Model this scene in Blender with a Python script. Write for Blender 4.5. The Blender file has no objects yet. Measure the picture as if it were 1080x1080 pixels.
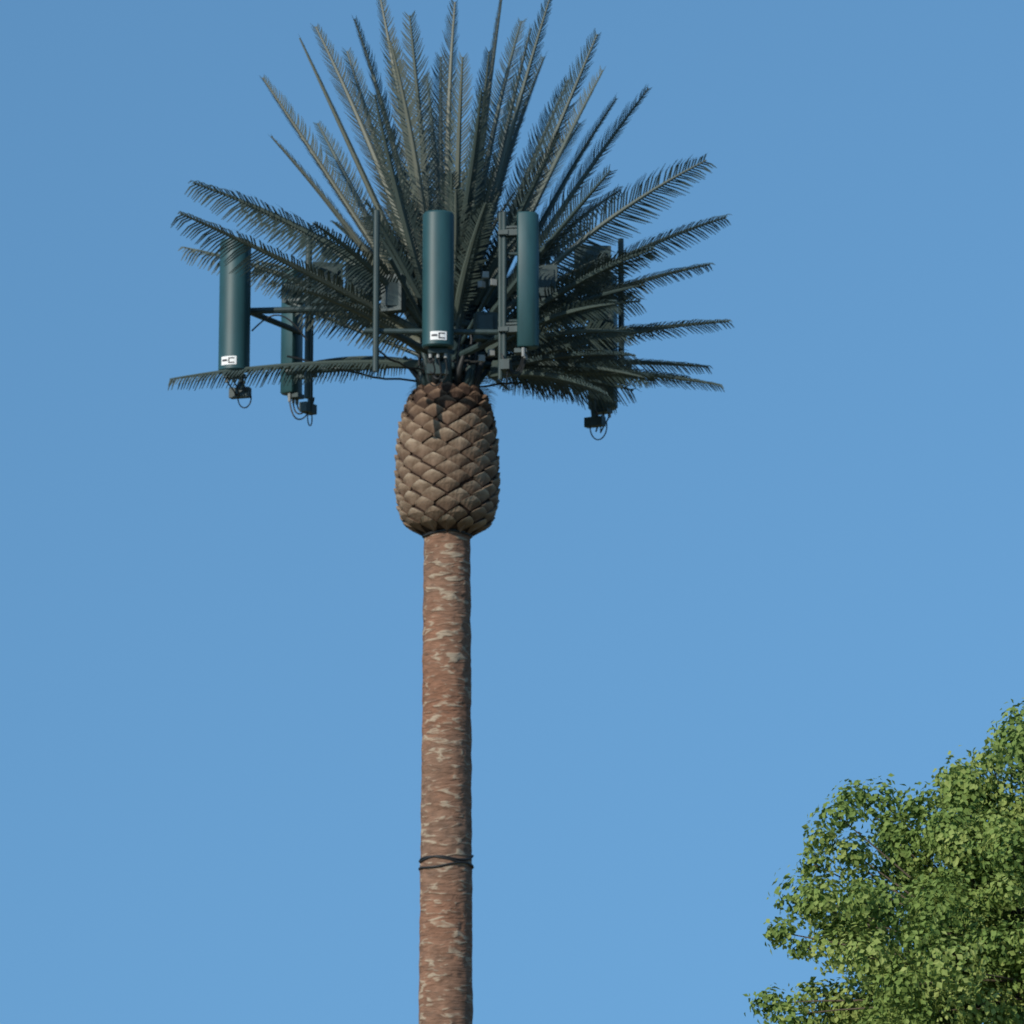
import bpy, math, random
from mathutils import Vector, Matrix, noise
random.seed(7)
R=random.random
def U(a,b): return a+(b-a)*R()
scene=bpy.context.scene
scene.view_settings.view_transform='Standard'
scene.view_settings.look='None'
scene.view_settings.exposure=0

# ---------------- survey geometry (metres) ----------------
CAM=Vector((1.05,-60.0,1.6)); PITCH=math.radians(11.0); F=3970.0
def W(px,py,y=0.0):
    """world point at depth plane y for a surveyed bearing (photo pixels of 1080)"""
    u=(px-540)/F; v=(540-py)/F
    d=Vector((u, math.cos(PITCH)-v*math.sin(PITCH), math.sin(PITCH)+v*math.cos(PITCH)))
    t=(y-CAM.y)/d.y
    return CAM+d*t
def Z(py,y=0.0): return W(470,py,y).z

# ---------------- materials ----------------
def mat(name):
    m=bpy.data.materials.new(name); m.use_nodes=True
    nt=m.node_tree; b=nt.nodes['Principled BSDF']; return m,nt,b
def N(nt,t,**k):
    n=nt.nodes.new(t)
    for a,v in k.items(): setattr(n,a,v)
    return n
def ramp(nt,stops,fac):
    r=N(nt,'ShaderNodeValToRGB'); e=r.color_ramp.elements
    while len(e)<len(stops): e.new(0.5)
    for i,(p,c) in enumerate(stops):
        e[i].position=p; e[i].color=(*c,1) if len(c)==3 else c
    nt.links.new(fac,r.inputs[0]); return r
def noise_node(nt,scale,detail=4,vec=None,rough=0.55,dist=0):
    n=N(nt,'ShaderNodeTexNoise'); n.inputs['Scale'].default_value=scale
    n.inputs['Detail'].default_value=detail; n.inputs['Roughness'].default_value=rough
    n.inputs['Distortion'].default_value=dist
    if vec: nt.links.new(vec,n.inputs['Vector'])
    return n
def objvec(nt,s=(1,1,1)):
    t=N(nt,'ShaderNodeTexCoord'); m=N(nt,'ShaderNodeMapping')
    m.inputs['Scale'].default_value=s
    nt.links.new(t.outputs['Object'],m.inputs['Vector']); return m.outputs[0]
def mix(nt,f,a,b,mode='MIX'):
    m=N(nt,'ShaderNodeMix',data_type='RGBA',blend_type=mode)
    for s,v in ((m.inputs[0],f),(m.inputs[6],a),(m.inputs[7],b)):
        if hasattr(v,'is_output'): nt.links.new(v,s)
        else: s.default_value=v if not isinstance(v,tuple) else (*v,1)
    return m.outputs[2]
def bump(nt,b,h,strength=.5,dist=.02):
    n=N(nt,'ShaderNodeBump'); n.inputs['Strength'].default_value=strength; n.inputs['Distance'].default_value=dist
    nt.links.new(h,n.inputs['Height']); nt.links.new(n.outputs[0],b.inputs['Normal'])

# trunk bark
m_bark,nt,b=mat('trunk_bark')
big=noise_node(nt,.35,3,objvec(nt,(1,1,1)))
base=ramp(nt,[(.35,(.205,.142,.105)),(.5,(.235,.138,.092)),(.64,(.27,.132,.08))],big.outputs[0])
med=noise_node(nt,5,5,objvec(nt,(1,1,2.2)))
dk=ramp(nt,[(.3,(.62,.62,.62)),(.6,(1,1,1))],med.outputs[0])
c1=mix(nt,1.0,base.outputs[0],dk.outputs[0],'MULTIPLY')
fl=noise_node(nt,2.0,2,objvec(nt,(1.9,1.9,6.4)),.5,.8)
fr=ramp(nt,[(.56,(0,0,0)),(.65,(.72,.72,.72))],fl.outputs[0])
c2=mix(nt,fr.outputs[0],c1,(.41,.34,.25))
fl2=noise_node(nt,2.6,2,objvec(nt,(1.8,1.8,7)),.5,.6)
fr2=ramp(nt,[(.34,(.5,.5,.5)),(.44,(0,0,0))],fl2.outputs[0])
c3=mix(nt,fr2.outputs[0],c2,(.13,.085,.062))
nt.links.new(c3,b.inputs['Base Color']); b.inputs['Roughness'].default_value=.95
b.inputs['Specular IOR Level'].default_value=.2
bump(nt,b,fl.outputs[0],.9,.05)

# pineapple scales
m_scale,nt,b=mat('leaf_base_scales')
a=N(nt,'ShaderNodeAttribute',attribute_name='tint')
n1=noise_node(nt,6,5,objvec(nt))
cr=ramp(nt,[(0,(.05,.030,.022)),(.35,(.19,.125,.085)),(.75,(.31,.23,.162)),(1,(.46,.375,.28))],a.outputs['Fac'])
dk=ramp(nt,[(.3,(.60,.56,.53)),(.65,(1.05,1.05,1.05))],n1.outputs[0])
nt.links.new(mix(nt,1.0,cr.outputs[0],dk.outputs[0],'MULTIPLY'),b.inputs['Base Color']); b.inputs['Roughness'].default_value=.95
b.inputs['Specular IOR Level'].default_value=.2
bump(nt,b,noise_node(nt,25,4,objvec(nt)).outputs[0],.5,.02)

# fronds
m_frond,nt,b=mat('frond_plastic')
a=N(nt,'ShaderNodeAttribute',attribute_name='tint')
cr=ramp(nt,[(0,(.013,.027,.028)),(.4,(.034,.057,.053)),(.75,(.070,.092,.076)),(1,(.140,.148,.112))],a.outputs['Fac'])
nt.links.new(cr.outputs[0],b.inputs['Base Color']); b.inputs['Roughness'].default_value=.6

def paint(name,col,rough,var=.25):
    m,nt,b=mat(name)
    n=noise_node(nt,3,5,objvec(nt,(2,2,.6)))
    r=ramp(nt,[(.3,tuple(c*(1-var) for c in col)),(.7,tuple(c*(1+var) for c in col))],n.outputs[0])
    nt.links.new(r.outputs[0],b.inputs['Base Color']); b.inputs['Roughness'].default_value=rough
    return m
m_ant=paint('antenna_green_paint',(.019,.066,.072),.45,.14)
m_steel=paint('green_painted_steel',(.028,.050,.050),.55)
m_dark=paint('black_rubber_cable',(.015,.017,.018),.6)
m_pale=paint('connector_grey',(.25,.26,.25),.5)
m_label=paint('label_white',(.8,.8,.78),.6,.03)
m_ink=paint('label_ink',(.02,.02,.03),.6,.03)
m_wood=paint('tree_bark',(.10,.075,.05),.9)

# leaves
m_leaf,nt,b=mat('tree_leaves')
a=N(nt,'ShaderNodeAttribute',attribute_name='tint')
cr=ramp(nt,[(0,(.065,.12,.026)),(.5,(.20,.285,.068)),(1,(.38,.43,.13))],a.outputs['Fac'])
nt.links.new(cr.outputs[0],b.inputs['Base Color']); b.inputs['Roughness'].default_value=.7
b.inputs['Specular IOR Level'].default_value=.25
tr=N(nt,'ShaderNodeBsdfTranslucent'); nt.links.new(cr.outputs[0],tr.inputs[0])
ms=N(nt,'ShaderNodeMixShader'); ms.inputs[0].default_value=.30
out=nt.nodes['Material Output']
nt.links.new(b.outputs[0],ms.inputs[1]); nt.links.new(tr.outputs[0],ms.inputs[2]); nt.links.new(ms.outputs[0],out.inputs[0])

# ground
m_ground,nt,b=mat('dry_grass_ground')
n=noise_node(nt,.15,8,objvec(nt))
r=ramp(nt,[(.35,(.07,.085,.035)),(.5,(.14,.13,.06)),(.68,(.20,.16,.10))],n.outputs[0])
nt.links.new(r.outputs[0],b.inputs['Base Color']); b.inputs['Roughness'].default_value=.95

# ---------------- mesh helper ----------------
class MB:
    def __init__(s): s.v=[];s.f=[];s.t=[];s.m=[]
    def add(s,vs,fs,t=.5,mi=0):
        o=len(s.v); s.v+= [tuple(p) for p in vs]
        s.t+= (t if isinstance(t,list) else [t]*len(vs))
        for f in fs: s.f.append(tuple(i+o for i in f)); s.m.append(mi)
    def tube(s,pts,rads,n=8,t=.5,mi=0,cap=True):
        pts=[Vector(p) for p in pts]
        if not isinstance(rads,(list,tuple)): rads=[rads]*len(pts)
        vs=[];fs=[]; prev=None
        for i,p in enumerate(pts):
            T=(pts[min(i+1,len(pts)-1)]-pts[max(i-1,0)])
            T=T.normalized() if T.length>1e-9 else Vector((0,0,1))
            if prev is None: A=T.orthogonal().normalized()
            else:
                A=prev-T*prev.dot(T); A=A.normalized() if A.length>1e-6 else T.orthogonal().normalized()
            prev=A; B=T.cross(A)
            for k in range(n):
                a=2*math.pi*k/n
                vs.append(p+(A*math.cos(a)+B*math.sin(a))*rads[i])
        for i in range(len(pts)-1):
            for k in range(n):
                k2=(k+1)%n
                fs.append((i*n+k,i*n+k2,(i+1)*n+k2,(i+1)*n+k))
        if cap:
            fs.append(tuple(range(n-1,-1,-1))); L=(len(pts)-1)*n; fs.append(tuple(range(L,L+n)))
        s.add(vs,fs,t,mi)
    def box(s,c,sx,sy,sz,rot=0,t=.5,mi=0,bev=0):
        M=Matrix.Rotation(rot,3,'Z'); vs=[]
        for dz in (-1,1):
            for dx,dy in ((-1,-1),(1,-1),(1,1),(-1,1)):
                vs.append(Vector(c)+M@Vector((dx*sx/2,dy*sy/2,dz*sz/2)))
        s.add(vs,[(3,2,1,0),(4,5,6,7),(0,1,5,4),(1,2,6,5),(2,3,7,6),(3,0,4,7)],t,mi)
    def obj(s,name,mats,parent=None,smooth=False):
        me=bpy.data.meshes.new(name); me.from_pydata(s.v,[],s.f)
        for m in mats: me.materials.append(m)
        me.polygons.foreach_set('material_index',s.m)
        at=me.attributes.new('tint','FLOAT','POINT'); at.data.foreach_set('value',s.t)
        if smooth: me.polygons.foreach_set('use_smooth',[True]*len(s.f))
        me.update()
        o=bpy.data.objects.new(name,me); scene.collection.objects.link(o)
        if parent: o.parent=parent
        return o
def empty(name):
    e=bpy.data.objects.new(name,None); scene.collection.objects.link(e); return e
def bez(p0,p1,p2,t): return p0*(1-t)**2+p1*2*t*(1-t)+p2*t*t

tower=empty('palm_tree_cell_tower')

# ---------------- trunk ----------------
ztop=Z(562); zb=0.0
mb=MB(); n=72; rows=260
vs=[];fs=[]
for i in range(rows+1):
    f=i/rows; z=zb+(ztop+.1-zb)*f
    r=.462+(.375-.462)*f
    for k in range(n):
        a=2*math.pi*k/n
        q=Vector((math.cos(a)*2.6,math.sin(a)*2.6,z*5.0))
        d=noise.noise(q)*.014+noise.noise(q*2.3)*.006
        rr=r+d
        vs.append((rr*math.cos(a),rr*math.sin(a),z))
for i in range(rows):
    for k in range(n):
        k2=(k+1)%n; fs.append((i*n+k,i*n+k2,(i+1)*n+k2,(i+1)*n+k))
mb.add(vs,fs); mb.obj('trunk',[m_bark],tower,True)

# joint cables / bands round trunk
mb=MB()
def ring(z,r,rad,tilt,wob,seed,mi=0):
    pts=[]
    for k in range(65):
        a=2*math.pi*k/64
        pts.append((r*math.cos(a),r*math.sin(a),z+tilt*math.sin(a+seed)+wob*math.sin(3*a+seed*2)))
    mb.tube(pts,rad,6,.3,mi,False)
zj=Z(911)
ring(zj+.08,.426,.016,.03,.035,.5); ring(zj-.07,.429,.016,.04,.02,2.2); ring(zj+.0,.424,.014,.07,.015,4)
ring(Z(560),.40,.035,.0,.01,1); ring(Z(566),.392,.02,.02,.015,3)
mb.obj('joint_straps',[m_dark],tower,True)

# ---------------- pineapple bulb ----------------
prof=[(564,25),(561,33),(556,41),(548,47),(536,50.5),(520,52.5),(502,53),(482,52.5),(462,51),(445,48.5),(432,45),(422,41),(414,35),(408,28)]
PP=[(Z(p),h/65.0) for p,h in prof]
def prad(z):
    if z<=PP[0][0]: return PP[0][1]
    for (z0,r0),(z1,r1) in zip(PP,PP[1:]):
        if z<=z1: return r0+(r1-r0)*(z-z0)/(z1-z0)
    return PP[-1][1]
mb=MB(); vs=[];fs=[];n=48
for z,r in PP:
    for k in range(n):
        a=2*math.pi*k/n; vs.append(((r-.04)*math.cos(a),(r-.04)*math.sin(a),z))
for i in range(len(PP)-1):
    for k in range(n):
        k2=(k+1)%n; fs.append((i*n+k,i*n+k2,(i+1)*n+k2,(i+1)*n+k))
fs.append(tuple(range(n-1,-1,-1)))
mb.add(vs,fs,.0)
NS=12; rows=16
z0=Z(558); z1=Z(416)
dz=(z1-z0)/rows
for i in range(rows+1):
    zc=z0+dz*i
    for k in range(NS):
        a=2*math.pi*(k+.5*(i%2))/NS+U(-.03,.03)
        zc2=zc+U(-.02,.02)
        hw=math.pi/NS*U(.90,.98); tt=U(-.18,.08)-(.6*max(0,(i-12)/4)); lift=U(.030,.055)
        def P(u,v,off):
            z=zc2+v*dz; r=prad(z)+off
            return (r*math.cos(a+u*hw),r*math.sin(a+u*hw),z)
        v=[];T=[]
        K=7
        for j in range(K):
            u=-1+2*j/(K-1); au=abs(u)
            lv=.80-.70*au**1.15; bv=-.85+.80*au
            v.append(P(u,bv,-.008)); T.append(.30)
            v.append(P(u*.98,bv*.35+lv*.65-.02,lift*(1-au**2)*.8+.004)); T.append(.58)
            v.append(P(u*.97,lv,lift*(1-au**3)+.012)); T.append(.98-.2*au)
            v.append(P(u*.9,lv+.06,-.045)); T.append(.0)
        f=[]
        for j in range(K-1):
            for q in range(3):
                f.append((j*4+q,(j+1)*4+q,(j+1)*4+q+1,j*4+q+1))
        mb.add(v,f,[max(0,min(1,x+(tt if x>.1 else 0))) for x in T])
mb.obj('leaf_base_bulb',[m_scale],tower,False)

# ---------------- inner mast + crown ring ----------------
mb=MB()
mb.tube([(0,0,Z(425)),(0,0,Z(404)),(0,0,Z(400)),(0,0,Z(260)),(0,0,Z(255))],[.42,.36,.26,.24,.2],24,.3)
for zz in (Z(392),Z(345),Z(300)):
    mb.tube([(0,0,zz-.06),(0,0,zz+.06)],[.42,.42],24,.3)
for k in range(14):
    a=2*math.pi*k/14+U(-.1,.1)
    pts=[]; 
    for j in range(9):
        t=j/8; rr=.33+.16*math.sin(t*math.pi)*U(.7,1.3)
        pts.append((rr*math.cos(a+t*.3),rr*math.sin(a+t*.3),Z(418)+t*1.4))
    mb.tube(pts,.022,6,.3,1)
for k in range(22):
    a=2*math.pi*k/22+U(-.1,.1); r1=U(.5,.75); zt=Z(U(372,395)); zl=Z(U(412,422))
    q=[Vector((.36*math.cos(a),.36*math.sin(a),zl)),Vector((.46*math.cos(a),.46*math.sin(a),(zl+zt)/2-.03)),Vector((r1*math.cos(a),r1*math.sin(a),zt))]
    mb.tube(q,[.085,.06,.035],7,.3,k%3==0)
mb.obj('mast_top',[m_steel,m_dark],tower,True)

# ---------------- antennas ----------------
def antenna(name,pos,yaw,h=2.2,w=.5,label=False,tilt=0.0):
    """D-section radome panel on a mounting pipe; yaw = facing direction (0 => -Y)"""
    e=empty(name); e.parent=tower; e.location=pos; e.rotation_euler=(0,0,yaw)
    mb=MB(); sec=[]
    for k in range(17):
        a=math.pi*k/16; sec.append((-w/2*math.cos(a),-.26*math.sin(a)**.75 if 0<k<16 else 0))
    sec+=[(w/2,.04),(w/2-.05,.07),(-w/2+.05,.07),(-w/2,.04)]
    L=len(sec); prof=[(-h/2,.90),(-h/2+.025,1),(h/2-.03,1),(h/2,.90)]
    vs=[];fs=[]
    for z,s in prof:
        for x,y in sec: vs.append((x*s,y*s-.02,z))
    for i in range(3):
        for k in range(L):
            k2=(k+1)%L; fs.append((i*L+k,i*L+k2,(i+1)*L+k2,(i+1)*L+k))
    fs.append(tuple(range(L-1,-1,-1))); fs.append(tuple(range(3*L,4*L)))
    mb.add(vs,fs,.5)
    o=mb.obj('radome',[m_ant],e,True)
    md=o.modifiers.new('es','EDGE_SPLIT'); md.split_angle=math.radians(40)
    mb=MB()
    mb.tube([(0,.28,-h/2-.35),(0,.28,h/2+.05)],.045,12,.5)
    for zz in (-h*.36,h*.36):
        mb.box((0,.15,zz),.16,.2,.10); mb.box((0,.28,zz),.2,.16,.07)
        mb.box((0,.15,zz+.1),.05,.22,.03)
    mb.box((0,.0,-h/2-.05),w*.62,.2,.07)
    for x in (-.12,0,.12):
        mb.tube([(x,-.05,-h/2-.02),(x,-.05,-h/2-.16)],.028,8,.5,2)
        pts=[]
        x2=U(-.1,.1); dp=U(.15,.45)
        for j in range(13):
            t=j/12
            pts.append((x+(x2-x)*t+.06*math.sin(t*6),-.05+.36*t,-h/2-.14-dp*math.sin(t*math.pi)*(1-.3*t)+.05*t))
        mb.tube(pts,.013,6,.5,1)
    mb.box((0,.24,-h/2-.28),.34,.14,.16); 
    x=U(-.1,.1); rr=U(.10,.15); pts=[]
    for j in range(17):
        t=j/16; aa=-math.pi*1.15+t*math.pi*1.5
        pts.append((x+rr*math.cos(aa),.2+.1*t,-h/2-.38+rr*math.sin(aa)*1.5))
    mb.tube(pts,.011,6,.5,1)
    mb.obj('mount_hardware',[m_steel,m_dark,m_pale],e,False)
    if label:
        mb=MB()
        def lab(x0,x1,z0,z1,off,mi):
            nn=6; vs=[];fs=[]
            for j in range(nn+1):
                x=x0+(x1-x0)*j/nn; c=max(-1,min(1,-x/(w/2))); a=math.acos(c)
                y=-.26*math.sin(a)**.75-.02-off
                vs+= [(x,y,z0),(x,y,z1)]
            for j in range(nn): fs.append((2*j,2*j+2,2*j+3,2*j+1))
            mb.add(vs,fs,.5,mi)
        zl=-h/2+.15
        lab(-.13,.13,zl-.07,zl+.07,.006,0)
        lab(-.11,-.02,zl-.012,zl+.02,.010,1)
        lab(.0,.10,zl+.028,zl+.045,.010,1); lab(.0,.02,zl-.03,zl+.028,.010,1); lab(.0,.10,zl-.047,zl-.03,.010,1)
        mb.obj('label',[m_label,m_ink],e)
    return e
ZA=W(462,295,-2.2).z
def xat(px,y): 
    return W(px,300,y).x
A3=Vector((xat(462,-2.2),-2.1,ZA)); A4=Vector((xat(550,-2.1),-2.0,ZA+.03)); A1=Vector((xat(249,-.5),-.5,ZA-.02))
A2=Vector((xat(313,1.2),1.3,ZA)); A5=Vector((xat(634,2.0),2.0,ZA))
antenna('panel_antenna',A3,.05,label=True)
antenna('panel_antenna',A4,math.radians(80),w=.34)
antenna('panel_antenna',A1,math.radians(-18),w=.5,label=True)
antenna('panel_antenna',A2,math.radians(-118),w=.34,h=2.1)
antenna('panel_antenna',A5,math.radians(150),w=.5,h=2.3)
# support frame
mb=MB()
def rail(p,q,r=.045,mi=0): mb.tube([p,q],r,10,.5,mi)
C=[Vector((-1.3,-1.85,0)),Vector((1.5,-1.75,0)),Vector((3.0,.6,0)),Vector((2.2,2.4,0)),Vector((-2.2,1.9,0)),Vector((-3.35,-.15,0))]
for zz in (ZA-.75,ZA+.45):
    Zv=Vector((0,0,zz)); up=zz>ZA
    if not up: rail(C[0]+Zv,C[1]+Zv)
    rail(C[2]+Zv,C[3]+Zv)
    if up: rail(C[4]+Zv,Vector((-2.75,.9,0))+Zv)
    for p in (Vector((-.9,-1.8,0)),Vector((1.0,-1.75,0)),Vector((2.7,1.2,0)),Vector((-2.7,1.0,0)),Vector((2.4,2.0,0))):
        if up and p.y<0: continue
        rail(p+Zv,Vector((p.x*.1,p.y*.1,zz-.05)),.06)
rail(Vector((-3.35,-.15,ZA+.0)),Vector((-.1,-.1,ZA+.1)),.055)
rail(Vector((-3.3,-.2,ZA+.0)),Vector((-2.5,1.3,ZA+.0)),.05)
for p in (Vector((-.9,-1.8,0)),Vector((1.0,-1.75,0)),Vector((2.7,1.2,0)),Vector((-2.7,1.0,0))):
    rail(p+Vector((0,0,ZA+.45)),Vector((0,0,ZA-.9)),.035)
xp=xat(397,-1.9); rail(Vector((xp,-1.95,Z(392,-1.95))),Vector((xp,-1.95,Z(222,-1.95))),.05)
xp=xat(326,.9); rail(Vector((xp,.75,Z(422,.9))),Vector((xp,.75,Z(245,.9))),.055)
xp=xat(655,1.1); rail(Vector((xp,1.1,Z(405,1.1))),Vector((xp,1.1,Z(252,1.1))),.05)
xp=xat(528,-1.9); rail(Vector((xp,-1.9,Z(400,-1.9))),Vector((xp,-1.9,Z(225,-1.9))),.04)
for zz in (ZA-.6,ZA+.5): rail(Vector((xp,-1.9,zz)),Vector((A4.x+.05,-1.9,zz)),.03)
for px,py,y,w,h in ((345,300,.6,.5,.7),(380,300,.2,.45,.6),(415,310,-.9,.35,.6),(575,300,-.6,.4,.6),(512,345,-1.2,.35,.45),(625,285,.9,.6,.8)):
    p=W(px,py,y); mb.box(p,w,.22,h,U(-.5,.5))
    mb.box(p+Vector((0,-.12,0)),w*.7,.05,h*.75,0)
for px,py in ((512,290),(520,298),(508,300),(518,372),(508,378)):
    p=W(px,py,-1.5); mb.box(p,.1,.08,.1,U(0,1),.5,2)
for k in range(5):
    x0=(-2.6,-1.1,.9,2.3,-.3)[k]; p0=Vector((x0,U(-1.2,1.0),ZA-.85)); p1=Vector((U(-.3,.3),U(-.3,.3),ZA-1.0+U(-.2,.2)))
    pts=[p0.lerp(p1,j/12)+Vector((0,0,-.10*math.sin(math.pi*j/12)+.02*math.sin(j*1.7+k))) for j in range(13)]
    mb.tube(pts,.017,6,.5,1)
pts=[Vector(A1)+Vector((.25+.9*t/10,.2,-.35-.15*t/10+.34*math.sin(t/10*math.pi))) for t in range(11)]
mb.tube(pts,.014,6,.5,1)
mb.obj('antenna_support_frame',[m_steel,m_dark,m_pale],tower,False)

# ---------------- fronds ----------------
fb=MB()
def frond(p0,p2,arch=.25,leaf=.42,roll=0,vee=.45,t0=.5,bare=.12,droop=.04,asym=(1,1),ang0=64,ang1=40):
    p0=Vector(p0);p2=Vector(p2); L=(p2-p0).length
    D=(p2-p0).normalized()
    hz=Vector((D.x,D.y,0)); 
    if hz.length<.08: hz=Vector((U(-1,1),U(-1,1),0))
    hz.normalize()
    S=D.cross(Vector((0,0,1)))
    if S.length<.15: S=hz.cross(Vector((0,0,1)))
    S.normalize(); Up0=S.cross(D)
    if Up0.z<0: Up0=-Up0
    S=Matrix.Rotation(roll,3,D)@S
    Up=S.cross(D)
    if Up.dot(Up0)<0: Up=-Up
    p1=(p0+p2)/2+Up0*arch*1.1+S*U(-.15,.15)
    n=18; pts=[bez(p0,p1,p2,i/n) for i in range(n+1)]
    rad=[.060*(1-i/n)**.8+.013 for i in range(n+1)]
    fb.tube(pts,rad,6,min(1,t0+.2))
    sp=.064; cnt=int(L/sp)
    for i in range(cnt):
        t=bare+(1-bare)*i/cnt
        t=min(.995,t)
        P=bez(p0,p1,p2,t); T=((p1-p0)*(1-t)+(p2-p1)*t).normalized()
        Uu=S.cross(T)
        if Uu.dot(Up)<0: Uu=-Uu
        s=(t-bare)/(1-bare)
        ll=leaf*(.55+.45*min(1,s/.2))*(1-max(0,(s-.6)/.4)**1.8*.62)
        ang=math.radians(ang0+(ang1-ang0)*s)
        for si,sg in enumerate((-1,1)):
            if R()<.03: continue
            aa=ang+U(-.08,.08); l=ll*U(.82,1.08)*asym[si]
            d=T*math.cos(aa)+S*(sg*math.sin(aa)*math.cos(vee))+Uu*(math.sin(aa)*math.sin(vee))+Vector((0,0,U(-.04,.02)-droop))
            d.normalize()
            wv=T*.5*.037
            nrm=(d.cross(T)).normalized()
            mid=P+d*l*.6
            tip=P+d*l+T*l*.13-Vector((0,0,.03+droop*.3))
            tt=max(0,min(1,t0+U(-.1,.1)))
            fb.add([P-wv,P+wv,mid+wv*.95+nrm*.004,mid-wv*.95+nrm*.004,tip+wv*.3,tip-wv*.3],[(0,1,2,3),(3,2,4,5)],tt)
def F2(bx,by,tx,ty,y,arch=.25,leaf=.42,roll=0,vee=.45,t0=None,droop=.04,**k):
    if t0 is None: t0=U(.3,.8)
    d=W(tx,ty,y); yb=(.3 if y>0 else -.3)*min(1,abs(y))
    frond(W(bx,by,yb),d,arch,leaf,roll,vee,t0,droop=droop,**k)
top=[(452,300,400,-8,.6),(458,290,432,16,-.9),(474,280,480,2,.2),(492,300,530,-8,.9),(498,300,580,-2,-.6),(495,290,550,22,1.6),
 (510,320,630,36,-.8),(515,325,636,74,1.0),(515,340,684,93,.2),(520,340,650,104,1.4),(520,330,644,180,-2.6),
 (448,310,333,28,.7),(444,320,316,40,-1.0),(450,310,374,20,-.2),(452,320,366,54,1.4),(440,330,277,82,.4),(440,345,286,144,-1.0),
 (468,300,465,60,1.8),(482,300,488,60,-1.6),(470,290,450,80,2.4),(500,300,574,60,2.2),(505,320,600,84,2.2),
 (455,310,412,44,-1.4),(490,300,516,54,-1.2),
 (478,290,508,94,-2.2),(450,320,395,100,-2.0),(505,320,612,130,2.6),(440,330,335,130,2.3),(500,320,590,140,-2.0),
 (500,310,560,30,.2)]
for bx,by,tx,ty,y in top:
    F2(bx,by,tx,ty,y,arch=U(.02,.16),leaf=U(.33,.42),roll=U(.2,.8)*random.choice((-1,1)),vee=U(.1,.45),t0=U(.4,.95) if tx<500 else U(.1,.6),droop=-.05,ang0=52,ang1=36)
right=[(515,350,745,169,-.6,.4,.52,-.9),(520,360,766,229,.6,.35,.42,-.6),(525,365,749,279,1.2,.3,.36,-.4),(525,385,769,339,-.8,.3,.34,-.35),
 (525,390,747,387,.8,.2,.34,-.2),(520,395,760,406,-.9,.2,.36,-.2),(520,360,690,262,-2.2,.3,.38,-.5),(520,340,655,200,2.2,.3,.38,-.8),(520,385,700,345,2.4,.3,.38,-.5),
 (520,395,690,400,2.2,.3,.38,-.4),(520,395,640,415,-2.4,.2,.38,-.5),(520,390,670,375,-2.4,.3,.36,-.5),(515,370,640,300,2.8,.3,.38,-.5),(515,390,600,412,2.4,.2,.38,-.6),(515,370,650,320,-2.2,.25,.36,-.8),(515,395,725,398,.3,.2,.35,-.3),
 (520,370,665,350,-1.6,.3,.4,-.9),(520,385,680,398,-1.2,.25,.38,-.7),(520,390,650,425,1.4,.25,.42,-.7),(520,392,668,412,.2,.25,.44,-.8),(525,380,650,395,1.8,.3,.44,-.9),(525,350,640,270,.4,.3,.44,-.9),
 (520,375,675,318,.9,.3,.44,-.9),(520,365,680,300,-1.0,.3,.42,-.8),(520,392,640,405,1.0,.2,.46,-1.0),(520,388,655,372,.5,.25,.46,-1.0),(515,350,622,240,1.4,.3,.44,-.8)]
for bx,by,tx,ty,y,ar,lf,ro in right:
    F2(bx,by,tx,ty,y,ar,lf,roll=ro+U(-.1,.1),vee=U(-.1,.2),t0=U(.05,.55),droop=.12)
left=[(455,330,204,193,-.6,.30,.46,.8),(450,355,190,225,-2.6,.25,.50,.7),(450,365,194,261,1.4,.4,.42,.6),(440,385,179,400,-.8,.12,.27,.45),
 (445,340,255,215,1.6,.3,.40,.8),(445,365,270,275,2.4,.3,.38,.7),(445,385,300,390,2.2,.2,.30,.4),(445,370,300,300,-2.4,.3,.40,.7),(450,345,330,235,-2.4,.3,.40,.8),(445,370,318,330,.2,.3,.42,.8)]
for bx,by,tx,ty,y,ar,lf,ro in left:
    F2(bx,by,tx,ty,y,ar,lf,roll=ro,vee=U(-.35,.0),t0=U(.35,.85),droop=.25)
for i in range(28):
    az=math.radians(U(20,160)); el=math.radians(U(30,72)); L=U(2.4,3.4)
    b=Vector((.3*math.cos(az),.3*math.sin(az),Z(U(300,370))))
    frond(b,b+Vector((math.cos(el)*math.cos(az),math.cos(el)*math.sin(az),math.sin(el)))*L,U(.1,.3),.38,U(-.5,.5),U(.1,.4),U(0,.4))
for i in range(16):
    az=math.radians(U(190,350)); el=math.radians(U(45,68)); L=U(1.6,2.5)
    b=Vector((.3*math.cos(az),.3*math.sin(az),Z(U(320,370))))
    frond(b,b+Vector((math.cos(el)*math.cos(az),math.cos(el)*math.sin(az),math.sin(el)))*L,U(.1,.3),.34,U(-.5,.5),U(.1,.4),U(.05,.8))
for i in range(14):
    az=math.radians(U(20,120)); el=math.radians(U(-3,25)); L=U(2.6,3.4)
    b=Vector((.3*math.cos(az),.3*math.sin(az),Z(U(350,390))))
    frond(b,b+Vector((math.cos(el)*math.cos(az),math.cos(el)*math.sin(az),math.sin(el)))*L,U(.1,.3),.40,U(-.5,.5),U(0,.3),U(0,.4))
fb.obj('palm_fronds',[m_frond],tower,False)

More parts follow.
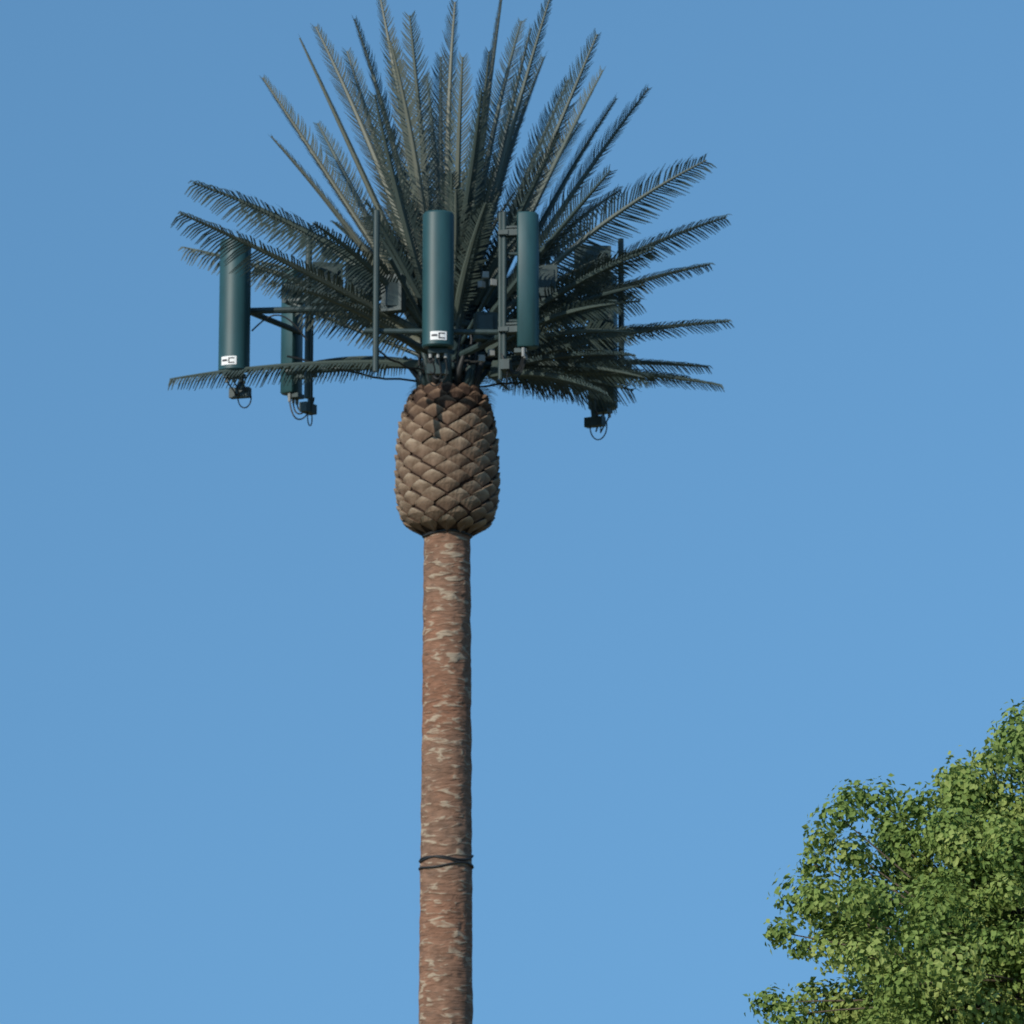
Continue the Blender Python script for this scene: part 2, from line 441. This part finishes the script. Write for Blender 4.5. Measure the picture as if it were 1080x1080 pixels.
# ---------------- broadleaf tree ----------------
tree=empty('leafy_tree')
TY=-18.0
C0=W(1160,1080,TY)
RX,RY,RZ=3.5,3.3,3.4
lb=MB(); wb=MB()
base=Vector((C0.x+.2,TY,0)); fork=Vector((C0.x+.1,TY,1.7))
wb.tube([base,base.lerp(fork,.15)+Vector((.02,0,0)),fork],[.30,.21,.18],12,.5)
clumps=[]
def cl(p,r,k=1): clumps.append((Vector(p),r,k))
i=0
while i<430:
    d=Vector((random.gauss(0,1),random.gauss(0,1),random.gauss(0,1))).normalized()
    if d.z<-.75: continue
    k=.80+.34*noise.noise(d*2.1+Vector((3,1,5)))+.22*noise.noise(d*5)
    k*=U(.88,1.03)
    p=C0+Vector((d.x*RX,d.y*RY,d.z*RZ))*k
    if p.z<.9: continue
    cl(p,U(.20,.38)); i+=1
for i in range(150):
    d=Vector((random.gauss(0,1),random.gauss(0,1),random.gauss(0,1))).normalized()*U(.45,.76)
    p=C0+Vector((d.x*RX,d.y*RY,d.z*RZ))
    if p.z>1.0: cl(p,U(.3,.5),0)
for px,py,r in ((1066,780,.30),(1045,800,.24),(1012,822,.26),(1000,850,.36),(965,850,.28),(900,842,.26),(885,862,.26),(930,846,.26),(866,885,.24),(858,912,.22),(870,950,.30),(822,983,.24),(845,1000,.18),(858,955,.2),(812,1058,.24),(835,1070,.26),(860,1050,.26),(880,1000,.30),(1078,764,.30),(1085,800,.4),(960,900,.38),(1020,880,.38),(900,900,.32),(990,960,.4),(930,960,.38),(890,1060,.36),(985,880,.3),(850,1085,.28),(940,880,.3),(1040,840,.35),
 (915,1010,.36),(950,1040,.36),(1000,1020,.38),(1050,930,.4),(1060,1000,.4),(1030,1060,.4),(905,950,.3),(1075,870,.36),(970,990,.3)):
    cl(W(px,py,TY+U(-.6,.6)-(2.2 if px>900 and py>930 else 0)),r*.95)
for p,r,k in clumps:
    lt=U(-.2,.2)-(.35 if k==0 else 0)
    nl=int((3400 if k else 1300)*r*r)
    ax=Vector((U(.8,1.25),U(.8,1.25),U(.7,1.15)))
    for j in range(nl):
        d=Vector((random.gauss(0,1),random.gauss(0,1),random.gauss(0,1))).normalized()
        rr=r*(R()**.33)*(1+.5*noise.noise(d*2.5+p))
        q=p+Vector((d.x*ax.x,d.y*ax.y,d.z*ax.z))*rr
        nn=(d+Vector((U(-1,1),U(-1,1),U(-.6,1.1)))*.55).normalized()
        a=Vector((U(-1,1),U(-1,1),U(-1.3,.6)))
        a=(a-nn*a.dot(nn)*.75)
        if a.length<.05: continue
        a.normalize()
        s=a.cross(nn)
        if s.length<.1: continue
        s.normalize(); nn=s.cross(a)
        l=U(.055,.095); w=l*U(.30,.44)
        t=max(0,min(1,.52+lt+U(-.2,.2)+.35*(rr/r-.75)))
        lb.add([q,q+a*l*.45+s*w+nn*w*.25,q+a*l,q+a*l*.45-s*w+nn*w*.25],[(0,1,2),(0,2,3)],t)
limbs=[]
for j in range(9):
    az=2*math.pi*j/9+U(-.2,.2); el=U(.5,1.2)
    e=fork+Vector((math.cos(az)*math.cos(el)*RX*.6,math.sin(az)*math.cos(el)*RY*.6,math.sin(el)*3.2))
    mid=fork.lerp(e,.5)+Vector((U(-.2,.2),U(-.2,.2),.2))
    pts=[bez(fork,mid,e,t/8) for t in range(9)]
    wb.tube(pts,[.10*(1-t/9)+.02 for t in range(9)],8,.5); limbs+=pts[3:]
for p,r,k in clumps:
    b=min(limbs,key=lambda q:(q-p).length+.6*max(0,q.z-p.z))
    mid=b.lerp(p,.5)+Vector((U(-.12,.12),U(-.12,.12),U(-.05,.18)))
    wb.tube([bez(b,mid,p,t/5) for t in range(6)],[.016*(1-t/6)+.004 for t in range(6)],5,.5,0,False)
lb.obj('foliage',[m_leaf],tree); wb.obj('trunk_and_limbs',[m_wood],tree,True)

# ---------------- ground ----------------
mb=MB(); g=4000; n=40; vs=[];fs=[]
for i in range(n+1):
    for j in range(n+1):
        x=-g+2*g*i/n; y=-g+2*g*j/n; vs.append((x,y,0))
for i in range(n):
    for j in range(n): fs.append((i*(n+1)+j,(i+1)*(n+1)+j,(i+1)*(n+1)+j+1,i*(n+1)+j+1))
mb.add(vs,fs); mb.obj('ground',[m_ground])

# ---------------- light ----------------
sd=Vector((-.56,-.68,.50)).normalized()
el=math.asin(sd.z); rot=math.atan2(sd.x,sd.y)
w=bpy.data.worlds.new('World'); scene.world=w; w.use_nodes=True; nt=w.node_tree
bg=nt.nodes['Background']
tc=nt.nodes.new('ShaderNodeTexCoord')
va=nt.nodes.new('ShaderNodeVectorMath'); va.operation='MULTIPLY_ADD'
va.inputs[1].default_value=(1,1,.36); va.inputs[2].default_value=(0,0,.38)
vn=nt.nodes.new('ShaderNodeVectorMath'); vn.operation='NORMALIZE'
nt.links.new(tc.outputs['Generated'],va.inputs[0]); nt.links.new(va.outputs[0],vn.inputs[0])
sky=nt.nodes.new('ShaderNodeTexSky'); sky.sky_type='NISHITA'; sky.sun_disc=False
sky.sun_elevation=el; sky.sun_rotation=rot; sky.air_density=1.0; sky.dust_density=0.3; sky.ozone_density=1.6; sky.altitude=300
nt.links.new(vn.outputs[0],sky.inputs[0])
mm=nt.nodes.new('ShaderNodeMix'); mm.data_type='RGBA'; mm.blend_type='MULTIPLY'; mm.inputs[0].default_value=1
mm.inputs[7].default_value=(.90,1.35,1.45,1)
nt.links.new(sky.outputs[0],mm.inputs[6]); nt.links.new(mm.outputs[2],bg.inputs[0]); bg.inputs[1].default_value=.112
L=bpy.data.lights.new('sun','SUN'); L.energy=3.9; L.angle=math.radians(.5); L.color=(1,.93,.82)
lo=bpy.data.objects.new('sun',L); scene.collection.objects.link(lo); lo.location=(-30,-30,40)
lo.rotation_euler=sd.to_track_quat('Z','Y').to_euler()

# ---------------- camera ----------------
c=bpy.data.cameras.new('camera'); co=bpy.data.objects.new('camera',c); scene.collection.objects.link(co)
co.location=CAM; co.rotation_euler=(math.pi/2+PITCH,0,0)
c.sensor_width=36; c.lens=36*F/1080; c.clip_end=12000; c.clip_start=.5
c.dof.use_dof=True; c.dof.focus_distance=30.0; c.dof.aperture_fstop=5.0
scene.camera=co
